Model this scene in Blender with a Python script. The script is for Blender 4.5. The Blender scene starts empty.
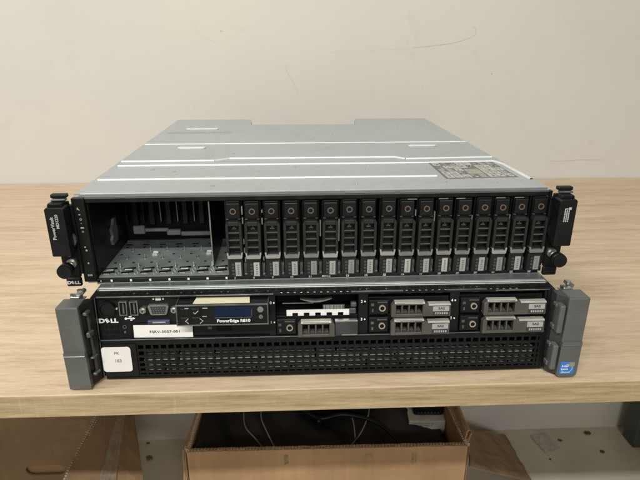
import bpy, bmesh, math, random
from mathutils import Vector, Matrix, Euler
random.seed(7)
S = 0.001
col = bpy.context.scene.collection
PI = math.pi

# ------------------------------------------------------------------ materials
def mat(name, base, rough=0.5, metal=0.0, var=0.12, vscale=60, bump=0.0, bscale=400, spec=0.5, emit=None, rvar=0.1, coat=0.0):
    m = bpy.data.materials.new(name); m.use_nodes = True
    nt = m.node_tree; N = nt.nodes; L = nt.links
    b = N['Principled BSDF']
    b.inputs['Roughness'].default_value = rough; b.inputs['Metallic'].default_value = metal
    b.inputs['Specular IOR Level'].default_value = spec
    b.inputs['Coat Weight'].default_value = coat
    tc = N.new('ShaderNodeTexCoord')
    n = N.new('ShaderNodeTexNoise'); n.inputs['Scale'].default_value = vscale; n.inputs['Detail'].default_value = 6
    L.new(tc.outputs['Object'], n.inputs['Vector'])
    r = N.new('ShaderNodeValToRGB')
    r.color_ramp.elements[0].position = .3; r.color_ramp.elements[1].position = .7
    r.color_ramp.elements[0].color = [c*(1-var) for c in base]+[1]
    r.color_ramp.elements[1].color = [min(1, c*(1+var)) for c in base]+[1]
    L.new(n.outputs['Fac'], r.inputs['Fac']); L.new(r.outputs['Color'], b.inputs['Base Color'])
    mr = N.new('ShaderNodeMapRange'); mr.inputs['To Min'].default_value = max(0.02, rough-rvar); mr.inputs['To Max'].default_value = min(1, rough+rvar)
    L.new(n.outputs['Fac'], mr.inputs['Value']); L.new(mr.outputs['Result'], b.inputs['Roughness'])
    if bump:
        n2 = N.new('ShaderNodeTexNoise'); n2.inputs['Scale'].default_value = bscale; n2.inputs['Detail'].default_value = 3
        L.new(tc.outputs['Object'], n2.inputs['Vector'])
        bp = N.new('ShaderNodeBump'); bp.inputs['Strength'].default_value = bump; bp.inputs['Distance'].default_value = 0.0005
        L.new(n2.outputs['Fac'], bp.inputs['Height']); L.new(bp.outputs['Normal'], b.inputs['Normal'])
    if emit:
        b.inputs['Emission Color'].default_value = (*emit[0], 1); b.inputs['Emission Strength'].default_value = emit[1]
    return m

M = {}
M['black'] = mat('black_plastic', (.005, .0055, .006), .42, var=.3, bump=.15, bscale=1500, spec=.3)
M['black_flat'] = mat('black_matte', (.003, .003, .003), .7, var=.2, spec=.2)
M['black_metal'] = mat('black_painted_steel', (.007, .0075, .007), .38, .1, var=.3, bump=.1, bscale=2500, spec=.35)
M['carrier'] = mat('dark_grey_plastic', (.014, .014, .0135), .4, .1, var=.25, bump=.1, bscale=1500)
M['carrier_light'] = mat('warm_grey_metallic_plastic', (.095, .092, .08), .4, .4, var=.15)
M['handle_grey'] = mat('gunmetal_paint', (.12, .125, .12), .42, .35, var=.12, vscale=40, bump=.12, bscale=3000)
M['handle_dark'] = mat('dark_gunmetal_paint', (.05, .052, .054), .42, .35, var=.2)
M['silver'] = mat('bare_silver_metal', (.6, .59, .55), .3, .9, var=.15)
M['zinc'] = mat('zinc_plated_steel', (.42, .43, .40), .35, .9, var=.2, vscale=120)
M['dullsteel'] = mat('dull_grey_steel', (.12, .135, .13), .42, .6, var=.25, vscale=80)
M['bayfloor'] = mat('bay_floor_steel', (.26, .29, .28), .42, .4, var=.2, vscale=50)
M['cover_grey'] = mat('grey_cover_steel', (.20, .22, .215), .38, .6, var=.15, vscale=50)
M['pale_chip'] = mat('pale_latch_plastic', (.46, .46, .41), .45, .1, var=.1)
M['copper'] = mat('copper_ring', (.15, .10, .08), .4, .4, var=.2)
M['steelring'] = mat('pale_ring', (.42, .36, .28), .4, .5, var=.15)
M['white'] = mat('white_label_paper', (.70, .68, .65), .6, var=.03, vscale=100)
M['sticker_grey'] = mat('silver_label', (.36, .36, .34), .45, .2, var=.1, vscale=600)
M['sticker_b'] = mat('duller_silver_label', (.25, .25, .235), .5, .2, var=.15, vscale=500)
M['sticker_c'] = mat('paler_silver_label', (.42, .42, .38), .45, .1, var=.15, vscale=500)
M['cream'] = mat('cream_label_paper', (.66, .60, .42), .6, var=.04, vscale=80)
M['ink'] = mat('white_print', (.72, .72, .70), .5, var=.02)
M['grey_white'] = mat('worn_white_print', (.42, .42, .41), .5, var=.1)
M['labelbase'] = mat('dark_grey_label', (.12, .12, .118), .5, var=.2, vscale=300)
M['grey_ink'] = mat('grey_print', (.16, .16, .16), .6, var=.1)
M['dark_ink'] = mat('dark_print', (.03, .03, .03), .6, var=.1)
M['brownish'] = mat('faded_brown_print', (.30, .29, .24), .5, var=.3, vscale=500)
M['lcd'] = mat('dark_blue_display', (.003, .011, .036), .15, var=.2)
M['scuffgrey'] = mat('pale_scuff', (.19, .195, .19), .5, .2, var=.2)
M['blue'] = mat('blue_sticker', (.03, .16, .5), .4, var=.1)
M['pale_blue'] = mat('pale_blue_print', (.30, .46, .68), .45, var=.1)
M['blue_tab'] = mat('blue_grey_tab', (.03, .035, .08), .4, var=.1)
M['gold'] = mat('gold_patch', (.35, .28, .12), .4, .3, var=.1)
M['fins'] = mat('grey_cage_metal', (.12, .125, .125), .5, .1, var=.3, vscale=70)
M['cable'] = mat('grey_cable', (.24, .24, .25), .4, var=.1)
M['bag'] = mat('black_woven_bag', (.006, .006, .0065), .6, var=.3, vscale=30, bump=.4, bscale=600)
M['paper'] = mat('dirty_paper', (.42, .40, .36), .8, var=.12, vscale=60)
M['dirt'] = mat('brown_dirt', (.09, .065, .04), .9, var=.4, vscale=200)
M['legpaint'] = mat('dark_grey_leg_paint', (.07, .08, .082), .45, .2, var=.1)
M['olive'] = mat('olive_dirt', (.13, .12, .075), .9, var=.4, vscale=200)
M['tape'] = mat('clear_packing_tape', (.30, .235, .165), .22, var=.25, vscale=90, coat=.4)

def cardboard(name, base, var=.16):
    m = mat(name, base, .85, var=var, vscale=9, bump=.25, bscale=300, rvar=.05, spec=.2)
    nt = m.node_tree; N = nt.nodes; L = nt.links; b = N['Principled BSDF']
    tc = N.new('ShaderNodeTexCoord'); mp = N.new('ShaderNodeMapping'); mp.inputs['Scale'].default_value = (120, 120, 4)
    n = N.new('ShaderNodeTexNoise'); n.inputs['Scale'].default_value = 1; n.inputs['Detail'].default_value = 3
    L.new(tc.outputs['Object'], mp.inputs['Vector']); L.new(mp.outputs['Vector'], n.inputs['Vector'])
    mx = N.new('ShaderNodeMix'); mx.data_type = 'RGBA'; mx.blend_type = 'MULTIPLY'; mx.inputs['Factor'].default_value = .35
    src = b.inputs['Base Color'].links[0].from_socket
    L.new(src, mx.inputs['A']); L.new(n.outputs['Color'], mx.inputs['B']); 
    g = N.new('ShaderNodeRGBToBW'); L.new(n.outputs['Color'], g.inputs['Color'])
    r = N.new('ShaderNodeMapRange'); r.inputs['From Min'].default_value = .3; r.inputs['From Max'].default_value = .7; r.inputs['To Min'].default_value = .75; r.inputs['To Max'].default_value = 1.1
    L.new(g.outputs['Val'], r.inputs['Value']); L.new(r.outputs['Result'], mx.inputs['B'])
    L.new(mx.outputs['Result'], b.inputs['Base Color'])
    return m
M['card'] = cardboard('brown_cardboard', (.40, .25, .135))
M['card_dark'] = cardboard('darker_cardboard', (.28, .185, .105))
M['card_edge'] = mat('pale_torn_cardboard', (.55, .45, .32), .9, var=.3, vscale=300)

def wood(name, c0, c1, c2, sc=(1.6, 26, 26), edge=False):
    m = bpy.data.materials.new(name); m.use_nodes = True
    nt = m.node_tree; N = nt.nodes; L = nt.links; b = N['Principled BSDF']
    tc = N.new('ShaderNodeTexCoord')
    def noise(scale, detail, dist=0.0, rough=.6):
        mp = N.new('ShaderNodeMapping'); mp.inputs['Scale'].default_value = scale
        n = N.new('ShaderNodeTexNoise'); n.inputs['Scale'].default_value = 1; n.inputs['Detail'].default_value = detail
        n.inputs['Roughness'].default_value = rough; n.inputs['Distortion'].default_value = dist
        L.new(tc.outputs['Object'], mp.inputs['Vector']); L.new(mp.outputs['Vector'], n.inputs['Vector']); return n.outputs['Fac']
    big = noise(sc, 8, .8); mid = noise((sc[0]*9, sc[1]*5, sc[2]*5), 5, .5); fine = noise((sc[0]*60, sc[1]*36, sc[2]*36), 6, .4, .85)
    a1 = N.new('ShaderNodeMath'); a1.operation = 'MULTIPLY_ADD'; L.new(mid, a1.inputs[0]); a1.inputs[1].default_value = .5
    a2 = N.new('ShaderNodeMath'); a2.operation = 'MULTIPLY'; L.new(big, a2.inputs[0]); a2.inputs[1].default_value = .4
    L.new(a2.outputs[0], a1.inputs[2])
    a3 = N.new('ShaderNodeMath'); a3.operation = 'MULTIPLY_ADD'; L.new(fine, a3.inputs[0]); a3.inputs[1].default_value = .55; L.new(a1.outputs[0], a3.inputs[2])
    r = N.new('ShaderNodeValToRGB'); e = r.color_ramp.elements
    e[0].position = .56; e[0].color = (*c0, 1); e[1].position = .82; e[1].color = (*c2, 1)
    k = e.new(.69); k.color = (*c1, 1)
    L.new(a3.outputs[0], r.inputs['Fac']); out = r.outputs['Color']
    if edge:  # faint cross weave pressed in the edge band
        cr = noise((190, 6, 8), 2); mr = N.new('ShaderNodeMapRange')
        mr.inputs['From Min'].default_value = .62; mr.inputs['From Max'].default_value = .7; mr.inputs['To Min'].default_value = 0; mr.inputs['To Max'].default_value = .4
        L.new(cr, mr.inputs['Value']); mx = N.new('ShaderNodeMix'); mx.data_type = 'RGBA'
        L.new(mr.outputs['Result'], mx.inputs['Factor']); L.new(out, mx.inputs['A']); mx.inputs['B'].default_value = (*[min(1, c*1.15) for c in c2], 1)
        out = mx.outputs['Result']
    L.new(out, b.inputs['Base Color']); b.inputs['Roughness'].default_value = .48; b.inputs['Specular IOR Level'].default_value = .4
    bp = N.new('ShaderNodeBump'); bp.inputs['Strength'].default_value = .25; bp.inputs['Distance'].default_value = .0004
    L.new(a3.outputs[0], bp.inputs['Height']); L.new(bp.outputs['Normal'], b.inputs['Normal'])
    return m
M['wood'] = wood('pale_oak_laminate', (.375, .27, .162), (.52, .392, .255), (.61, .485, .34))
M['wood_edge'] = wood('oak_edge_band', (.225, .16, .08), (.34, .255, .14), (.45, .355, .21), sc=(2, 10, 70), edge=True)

def galvanised():
    m = mat('galvanised_sheet', (.44, .475, .485), .40, .5, var=.04, vscale=9, bump=.05, bscale=900, rvar=.09)
    nt = m.node_tree; N = nt.nodes; L = nt.links; b = N['Principled BSDF']
    tc = N.new('ShaderNodeTexCoord')
    v = N.new('ShaderNodeTexVoronoi'); v.inputs['Scale'].default_value = 170; L.new(tc.outputs['Object'], v.inputs['Vector'])
    g = N.new('ShaderNodeRGBToBW'); L.new(v.outputs['Color'], g.inputs['Color'])
    r1 = N.new('ShaderNodeMapRange'); r1.inputs['To Min'].default_value = .95; r1.inputs['To Max'].default_value = 1.04; L.new(g.outputs['Val'], r1.inputs['Value'])
    mp = N.new('ShaderNodeMapping'); mp.inputs['Scale'].default_value = (9, 240, 10); mp.inputs['Rotation'].default_value = (0, 0, .5)
    n = N.new('ShaderNodeTexNoise'); n.inputs['Scale'].default_value = 1; n.inputs['Detail'].default_value = 2
    L.new(tc.outputs['Object'], mp.inputs['Vector']); L.new(mp.outputs['Vector'], n.inputs['Vector'])
    r2 = N.new('ShaderNodeMapRange'); r2.inputs['From Min'].default_value = .68; r2.inputs['From Max'].default_value = .76; r2.inputs['To Min'].default_value = 1; r2.inputs['To Max'].default_value = 1.2; L.new(n.outputs['Fac'], r2.inputs['Value'])
    n3 = N.new('ShaderNodeTexNoise'); n3.inputs['Scale'].default_value = 22; n3.inputs['Detail'].default_value = 7; n3.inputs['Distortion'].default_value = 1; L.new(tc.outputs['Object'], n3.inputs['Vector'])
    r3 = N.new('ShaderNodeMapRange'); r3.inputs['From Min'].default_value = .56; r3.inputs['From Max'].default_value = .74; r3.inputs['To Min'].default_value = 1; r3.inputs['To Max'].default_value = .9; L.new(n3.outputs['Fac'], r3.inputs['Value'])
    m1 = N.new('ShaderNodeMath'); m1.operation = 'MULTIPLY'; L.new(r1.outputs[0], m1.inputs[0]); L.new(r2.outputs[0], m1.inputs[1])
    m2 = N.new('ShaderNodeMath'); m2.operation = 'MULTIPLY'; L.new(m1.outputs[0], m2.inputs[0]); L.new(r3.outputs[0], m2.inputs[1])
    src = b.inputs['Base Color'].links[0].from_socket
    mx = N.new('ShaderNodeMix'); mx.data_type = 'RGBA'; mx.blend_type = 'MULTIPLY'; mx.inputs['Factor'].default_value = 1
    L.new(src, mx.inputs['A']); L.new(m2.outputs[0], mx.inputs['B']); L.new(mx.outputs['Result'], b.inputs['Base Color'])
    return m
M['galv'] = galvanised()
M['lipm2'] = mat('edge_highlight_plastic', (.36, .35, .30), .45, .2, var=.15)
M['tipm'] = mat('grey_silver_tip', (.36, .36, .33), .42, .3, var=.15)
M['slotm'] = mat('highlit_pressed_slot', (.62, .64, .62), .5, .2, var=.05)  # pale tone paints the light caught by the curved emboss
M['slatm'] = mat('grey_slat_plastic', (.075, .075, .07), .45, .1, var=.2)
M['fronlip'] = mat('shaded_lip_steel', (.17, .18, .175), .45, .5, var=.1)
M['tip_dull'] = mat('dull_grey_tip', (.20, .20, .185), .55, .2, var=.25)
M['tip_mid'] = mat('mid_grey_tip', (.27, .27, .25), .5, .25, var=.25)
M['lipm'] = mat('pale_cover_edge', (.34, .36, .34), .5, .3, var=.15)
M['ribm'] = mat('highlit_pressed_sheet', (.60, .63, .62), .55, .15, var=.05)  # paler than the lid: highlight along ribs and seams put into colour

def wallmat():
    m = bpy.data.materials.new('painted_wall'); m.use_nodes = True
    nt = m.node_tree; N = nt.nodes; L = nt.links; b = N['Principled BSDF']
    tc = N.new('ShaderNodeTexCoord')
    n = N.new('ShaderNodeTexNoise'); n.inputs['Scale'].default_value = 2.2; n.inputs['Detail'].default_value = 4
    L.new(tc.outputs['Object'], n.inputs['Vector'])
    r = N.new('ShaderNodeValToRGB'); r.color_ramp.elements[0].position = .35; r.color_ramp.elements[1].position = .65
    r.color_ramp.elements[0].color = (.545, .53, .495, 1); r.color_ramp.elements[1].color = (.595, .57, .492, 1)
    L.new(n.outputs['Fac'], r.inputs['Fac'])
    n3 = N.new('ShaderNodeTexNoise'); n3.inputs['Scale'].default_value = 14; n3.inputs['Detail'].default_value = 8; n3.inputs['Distortion'].default_value = 1.5
    L.new(tc.outputs['Object'], n3.inputs['Vector'])
    mr = N.new('ShaderNodeMapRange'); mr.inputs['From Min'].default_value = .62; mr.inputs['From Max'].default_value = .8; mr.inputs['To Max'].default_value = .22
    L.new(n3.outputs['Fac'], mr.inputs['Value'])
    mx = N.new('ShaderNodeMix'); mx.data_type = 'RGBA'; L.new(mr.outputs['Result'], mx.inputs['Factor'])
    L.new(r.outputs['Color'], mx.inputs['A']); mx.inputs['B'].default_value = (.42, .38, .31, 1)
    L.new(mx.outputs['Result'], b.inputs['Base Color']); b.inputs['Roughness'].default_value = .7
    n2 = N.new('ShaderNodeTexNoise'); n2.inputs['Scale'].default_value = 160; n2.inputs['Detail'].default_value = 5
    L.new(tc.outputs['Object'], n2.inputs['Vector'])
    bp = N.new('ShaderNodeBump'); bp.inputs['Strength'].default_value = .12; bp.inputs['Distance'].default_value = .001
    L.new(n2.outputs['Fac'], bp.inputs['Height']); L.new(bp.outputs['Normal'], b.inputs['Normal'])
    return m
M['wall'] = wallmat()
M['scuff'] = mat('brown_scuff', (.43, .39, .32), .8, var=.3, vscale=300)
M['faint'] = mat('faint_smudge', (.52, .495, .44), .8, var=.05, vscale=200)
M['fainter'] = mat('very_faint_smudge', (.53, .51, .465), .8, var=.05, vscale=200)
M['floor'] = mat('dusty_cream_floor', (.54, .50, .40), .55, var=.14, vscale=6, bump=.1, bscale=200)

# ------------------------------------------------------------------ mesh building
class MB:
    def __init__(s): s.bm = bmesh.new()
    def box(s, x0, x1, y0, y1, z0, z1, bev=0, seg=1, rot=None, piv=None):
        r = bmesh.ops.create_cube(s.bm, size=1); vs = r['verts']
        c = Vector(((x0+x1)/2, (y0+y1)/2, (z0+z1)/2))
        for v in vs: v.co = Vector((v.co.x*(x1-x0), v.co.y*(y1-y0), v.co.z*(z1-z0))) + c
        if rot is not None:
            p = Vector(piv) if piv else c
            for v in vs: v.co = rot @ (v.co-p) + p
        if bev:
            es = list({e for v in vs for e in v.link_edges})
            bmesh.ops.bevel(s.bm, geom=es, offset=bev, segments=seg, affect='EDGES', profile=.5)
        return s
    def cyl(s, c, r, h, axis='y', n=28, r2=None):
        q = bmesh.ops.create_cone(s.bm, cap_ends=True, segments=n, radius1=r, radius2=r if r2 is None else r2, depth=h)
        R = {'z': Matrix(), 'y': Matrix.Rotation(PI/2, 4, 'X'), 'x': Matrix.Rotation(PI/2, 4, 'Y')}[axis]
        for v in q['verts']: v.co = (R @ v.co) + Vector(c)
        return s
    def ring(s, c, ro, ri, h, axis='y', n=28):
        out = []
        for k in range(n):
            a = 2*PI*k/n; row = []
            for (r, d) in ((ri, -h/2), (ro, -h/2), (ro, h/2), (ri, h/2)):
                p = Vector((r*math.cos(a), d, r*math.sin(a)))
                if axis == 'z': p = Vector((p.x, p.z, p.y))
                row.append(s.bm.verts.new(p+Vector(c)))
            out.append(row)
        for k in range(n):
            A, B = out[k], out[(k+1) % n]
            for j in range(4): s.bm.faces.new((A[j], A[(j+1) % 4], B[(j+1) % 4], B[j]))
        return s
    def prism(s, pts, d0, d1, axis='y'):   # pts in the two other axes
        def P(p, d):
            return {'y': (p[0], d, p[1]), 'x': (d, p[0], p[1]), 'z': (p[0], p[1], d)}[axis]
        a = [s.bm.verts.new(P(p, d0)) for p in pts]; b = [s.bm.verts.new(P(p, d1)) for p in pts]
        s.bm.faces.new(a); s.bm.faces.new(b[::-1]); n = len(pts)
        for i in range(n): s.bm.faces.new((a[i], b[i], b[(i+1) % n], a[(i+1) % n]))
        return s
    def slab(s, quad, t, sub=1, jit=0):    # quad of 3-D corners, thickness along its normal
        q = [Vector(p) for p in quad]; n = (q[1]-q[0]).cross(q[3]-q[0]).normalized()*t/2
        G = []
        for side in (1, -1):
            g = [[s.bm.verts.new(q[0].lerp(q[1], i/sub).lerp(q[3].lerp(q[2], i/sub), j/sub)+n*side) for j in range(sub+1)] for i in range(sub+1)]
            G.append(g)
        if jit:
            for i in range(sub+1):
                for j in range(sub+1):
                    d = Vector((random.uniform(-jit, jit), random.uniform(-jit, jit), random.uniform(-jit, jit)))
                    G[0][i][j].co += d; G[1][i][j].co += d
        for k, g in enumerate(G):
            for i in range(sub):
                for j in range(sub):
                    f = (g[i][j], g[i+1][j], g[i+1][j+1], g[i][j+1]); s.bm.faces.new(f if k == 0 else f[::-1])
        A, B = G
        loop = [(i, 0) for i in range(sub)]+[(sub, j) for j in range(sub)]+[(i, sub) for i in range(sub, 0, -1)]+[(0, j) for j in range(sub, 0, -1)]
        for k in range(len(loop)):
            p, r = loop[k], loop[(k+1) % len(loop)]
            s.bm.faces.new((A[p[0]][p[1]], B[p[0]][p[1]], B[r[0]][r[1]], A[r[0]][r[1]]))
        return s
    def tube(s, pts, r, n=8):
        pts = [Vector(p) for p in pts]; rows = []
        for i, p in enumerate(pts):
            t = (pts[min(i+1, len(pts)-1)]-pts[max(i-1, 0)]).normalized()
            u = t.cross(Vector((0, 0, 1)));  u = u.normalized() if u.length > 1e-3 else Vector((1, 0, 0)); w = t.cross(u)
            rows.append([s.bm.verts.new(p+(u*math.cos(2*PI*k/n)+w*math.sin(2*PI*k/n))*r) for k in range(n)])
        for a, b in zip(rows, rows[1:]):
            for k in range(n): s.bm.faces.new((a[k], a[(k+1) % n], b[(k+1) % n], b[k]))
        s.bm.faces.new(rows[0][::-1]); s.bm.faces.new(rows[-1]); return s
    def build(s, name, m, parent=None, smooth=False):
        bmesh.ops.recalc_face_normals(s.bm, faces=s.bm.faces)
        for v in s.bm.verts: v.co *= S
        me = bpy.data.meshes.new(name); s.bm.to_mesh(me); s.bm.free()
        me.materials.append(M[m] if isinstance(m, str) else m)
        if smooth:
            for p in me.polygons: p.use_smooth = True
        o = bpy.data.objects.new(name, me); col.objects.link(o)
        if parent: o.parent = parent
        return o

def spline(pts, k=8):
    P = [Vector(p) for p in pts]; out = []
    for i in range(len(P)-1):
        a, b, c, d = P[max(i-1, 0)], P[i], P[i+1], P[min(i+2, len(P)-1)]
        for j in range(k):
            t = j/k
            out.append(.5*((2*b)+(c-a)*t+(2*a-5*b+4*c-d)*t*t+(3*b-3*c+d-a)*t**3))
    return out+[P[-1]]

def text(name, lines, x, y, z, size, m, parent, turn=0.0, bold=0.0, flat=False, sx=1.0, align='CENTER', italic=0, spacing=1.0):
    cu = bpy.data.curves.new(name, 'FONT'); cu.body = lines; cu.size = size*S; cu.extrude = .00006
    cu.offset = bold*S; cu.align_x = align; cu.align_y = 'CENTER'; cu.shear = italic; cu.space_character = spacing; cu.resolution_u = 3
    t = bpy.data.objects.new('tmp', cu); col.objects.link(t)
    bpy.context.view_layer.update()
    me = bpy.data.meshes.new_from_object(t.evaluated_get(bpy.context.evaluated_depsgraph_get()))
    bpy.data.objects.remove(t)
    T = Matrix.Translation(Vector((x, y, z))*S)
    R = Matrix.Rotation(turn, 4, 'Z') if flat else Matrix.Rotation(PI/2, 4, 'X') @ Matrix.Rotation(turn, 4, 'Z')
    me.transform(T @ R @ Matrix.Diagonal((sx, 1, 1, 1)))
    me.materials.clear(); me.materials.append(M[m]); me.name = name
    o = bpy.data.objects.new(name, me); col.objects.link(o); o.parent = parent
    return o

def tag(o, label=None, cat=None, group=None, kind=None):
    if label: o['label'] = label
    if cat: o['category'] = cat
    if group: o['group'] = group
    if kind: o['kind'] = kind
    return o
def thing(name, label, cat, loc=(0, 0, 0), rz=0, group=None):
    o = bpy.data.objects.new(name, None); col.objects.link(o); o.location = Vector(loc)*S; o.rotation_euler = (0, 0, rz)
    o.empty_display_size = .02
    return tag(o, label, cat, group)
def copy_tree(o, parent):
    c = o.copy(); col.objects.link(c); c.parent = parent
    for ch in list(o.children): copy_tree(ch, c)
    return c

# ------------------------------------------------------------------ setting
FL = -745.0; WY = 787.4
b = MB(); b.box(-2600, 2600, WY, WY+60, FL, 1700); wall = b.build('wall', 'wall'); tag(wall, kind='structure')
b = MB(); b.box(-2600, 2600, -2600, WY, FL-40, FL); floor = b.build('floor', 'floor'); tag(floor, kind='structure')
def mark(pts, r, m='scuff', flat=.12):
    mb = MB(); mb.tube(spline([(x, 0, z) for x, z in pts], 8), r, 6)
    for v in mb.bm.verts: v.co.y = WY-.1+v.co.y*flat
    return mb.build('scuff_mark', m, wall)
mark([(46, 286), (95, 286.5), (155, 290), (222, 293.5)], .45, 'faint')
mark([(228, 294), (286, 300), (315, 304), (340, 311)], .6)
mark([(340, 311), (356, 317), (363, 325), (360, 333), (354, 338)], .45)
mark([(-240, 334), (-225, 318), (-200, 306)], .6, 'faint')
mark([(570, 42.3), (600, 42), (640, 44), (688, 44)], .6)
mark([(-51, 262), (-47, 245), (-34, 222), (-24, 198)], 1.4, 'fainter')
for x, z, r in [(-185.7, 328, 2.1), (407.8, 239.5, 1.7), (254.7, 214, 1.4), (345, 340, .8), (330, 335, .7), (372, 330, .6), (75, 238, .9), (690, 44, 1.1), (-300, 300, .8)]:
    mark([(x-r, z), (x+r, z+.3)], r*.7)

# ------------------------------------------------------------------ desk
desk = thing('desk', 'pale oak laminate desk carrying the two stacked server units against the wall', 'desk', (0, -6.7, -745))
DZ = 745
b = MB(); b.box(-1300, 1300, .8, 792, DZ-23.6, DZ, .5); b.build('desktop', 'wood', desk)
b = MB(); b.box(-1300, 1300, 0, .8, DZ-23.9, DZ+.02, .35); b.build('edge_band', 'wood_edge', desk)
b = MB(); b.box(886, 980, 706, 760, 0, DZ-24, 3); b.box(886, 980, 60, 110, 0, DZ-24, 3); b.box(899, 967, 110, 706, 60, 90, 1); b.build('leg', 'legpaint', desk)
b = MB(); b.box(-1240, -1180, 706, 760, 0, DZ-24, 3); b.box(-1240, -1180, 60, 110, 0, DZ-24, 3); b.build('leg', 'legpaint', desk)

# ------------------------------------------------------------------ lower server
srv = thing('rack_server', 'lower black rack server with grey end handles and perforated grille, on the desk', 'rack server', (0, 0, 1.3), .001)
b = MB(); b.box(-217, 217, 61, 690, 1, 85.6, .8); b.build('chassis', 'cover_grey', srv)
b = MB(); b.box(-216, 216, 36, 300, 85.9, 87.0, .4)
b.box(-216, 216, 35.2, 36.4, 83.5, 86.6)
b.build('top_cover', 'cover_grey', srv)
# cover front lip: folded edge in a paler grey than the cover
b = MB(); b.prism([(34.2, 84.2), (36.0, 87.25), (39.2, 87.25), (39.2, 86.8), (36.2, 86.7), (35, 84.2)], -214, 214, 'x'); b.build('cover_lip', 'lipm', srv)
# front frame of black plastic
b = MB()
b.box(-214, 214, 21.3, 35, 83.6, 85.2)                        # top strip (vented)
b.box(-214, -212, 25, 60, 1, 84); b.box(211, 214, 21, 60, 1, 84)
b.box(-212, -54, 25, 60, 43.5, 83.4); b.box(-214, 214, 21.2, 58, 40.6, 43.4)
b.box(-212, 211, 58, 60, 1, 83.4)
b.box(-54, -48.4, 22.4, 58, 43.4, 83.5); b.box(30.2, 39, 23.4, 58, 43.4, 83.5); b.box(117.5, 126.5, 23.4, 58, 43.4, 83.5); b.box(208.6, 211, 23, 58, 43.4, 83.5)
for x0, x1 in ((-48.4, 30.2), (39, 117.5), (126.5, 208.6)): b.box(x0, x1, 30, 58, 60.6, 62.2)
b.box(-212, 211, 21.2, 57, .6, 2.2)
b.build('front_frame', 'black', srv)
# the thin pale lines along the frame edges
for q in ((-212, -50, 20.7, 21.6, 84.9, 85.7), (23, 72, 22.6, 23.8, 85.15, 85.9), (114, 152, 22.6, 23.8, 85.15, 85.9), (160, 212, 20.7, 21.4, 84.6, 85.3)):
    b = MB(); b.box(*q); b.build('top_trim', 'zinc', srv)
b = MB(); b.box(-212.5, -20, 20.4, 21.3, 42.2, 42.9, .15); b.box(-20, 211, 20.4, 21.3, 42.2, 42.9, .15); b.box(-213.9, -213.3, 20.2, 21.3, 3, 84.5)
b.build('middle_trim', 'dullsteel', srv)
# vented top strip: many holes read as raised web plus bright punched dots
b = MB()
for r_ in range(2):
    for k in range(66):
        x = -206+k*6.25+r_*3.1
        b.box(x, x+4.6, 25.5+r_*4.6, 28.2+r_*4.6, 85.25, 85.75)
b.build('top_vent', 'black_metal', srv)
b = MB()
for k in range(60):
    x = -186+k*6.2
    if (-45 < x < 22) or (74 < x < 112) or (154 < x < 200): b.box(x, x+2.2, 22.2, 23.8, 85.3, 85.9, .3)
    elif random.random() < .25: b.box(x, x+1.4, 26, 27.2, 85.8, 86.2)
b.build('vent_dots', 'zinc', srv)
# chassis flank steps seen beside the handles
for xx in (-217.5, 214.2):
    b = MB(); b.prism([(21, 3), (21, 85), (60, 85.4), (60, 3)], xx, xx+3.3, 'x'); b.build('side_rail', 'black_metal', srv)

# perforated grille
rows = [(33.9, 4.3), (27.2, 4.2), (20.7, 4.0), (14.9, 3.2), (9.6, 3.0), (4.9, 1.9)]
b = MB(); P = 7.15; n = 59; x0 = -209
for k in range(n+1):
    x = x0+k*P; b.box(x-1.0, x+1.0, 22.4, 23.6, 2, 40.8)
zs = [40.8]
for z, h in rows: zs += [z+h/2, z-h/2]
zs.append(2)
for i in range(0, len(zs), 2): b.box(-211.5, 211.5, 22.1, 23.4, zs[i+1], zs[i])
b.box(-212, -208, 21.9, 24, 2, 40.8); b.box(207.8, 211.5, 21.9, 24, 2, 40.8)
for (xa, xb, za, zb) in [(-212, -181, 3, 38)]: b.box(xa, xb, 21.0, 22, za, zb)
b.build('perforated_grille', 'black', srv)
b = MB()
for (za, zb, y) in [(19.6, 23.6, 24.4), (13.4, 18.4, 24.6), (8.2, 12.4, 24.8), (3.2, 7.0, 25.2)]:
    x = -176
    while x < 206:
        w = random.choice((20, 34, 44)); x2 = min(x+w, 206)
        b.box(x, x2-1.6, y+random.uniform(0, .8), y+8, za, zb, .6, rot=Matrix.Rotation(random.uniform(-.02, .02), 3, 'Z')); x = x2
b.build('inner_cage', 'fins', srv)

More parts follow.
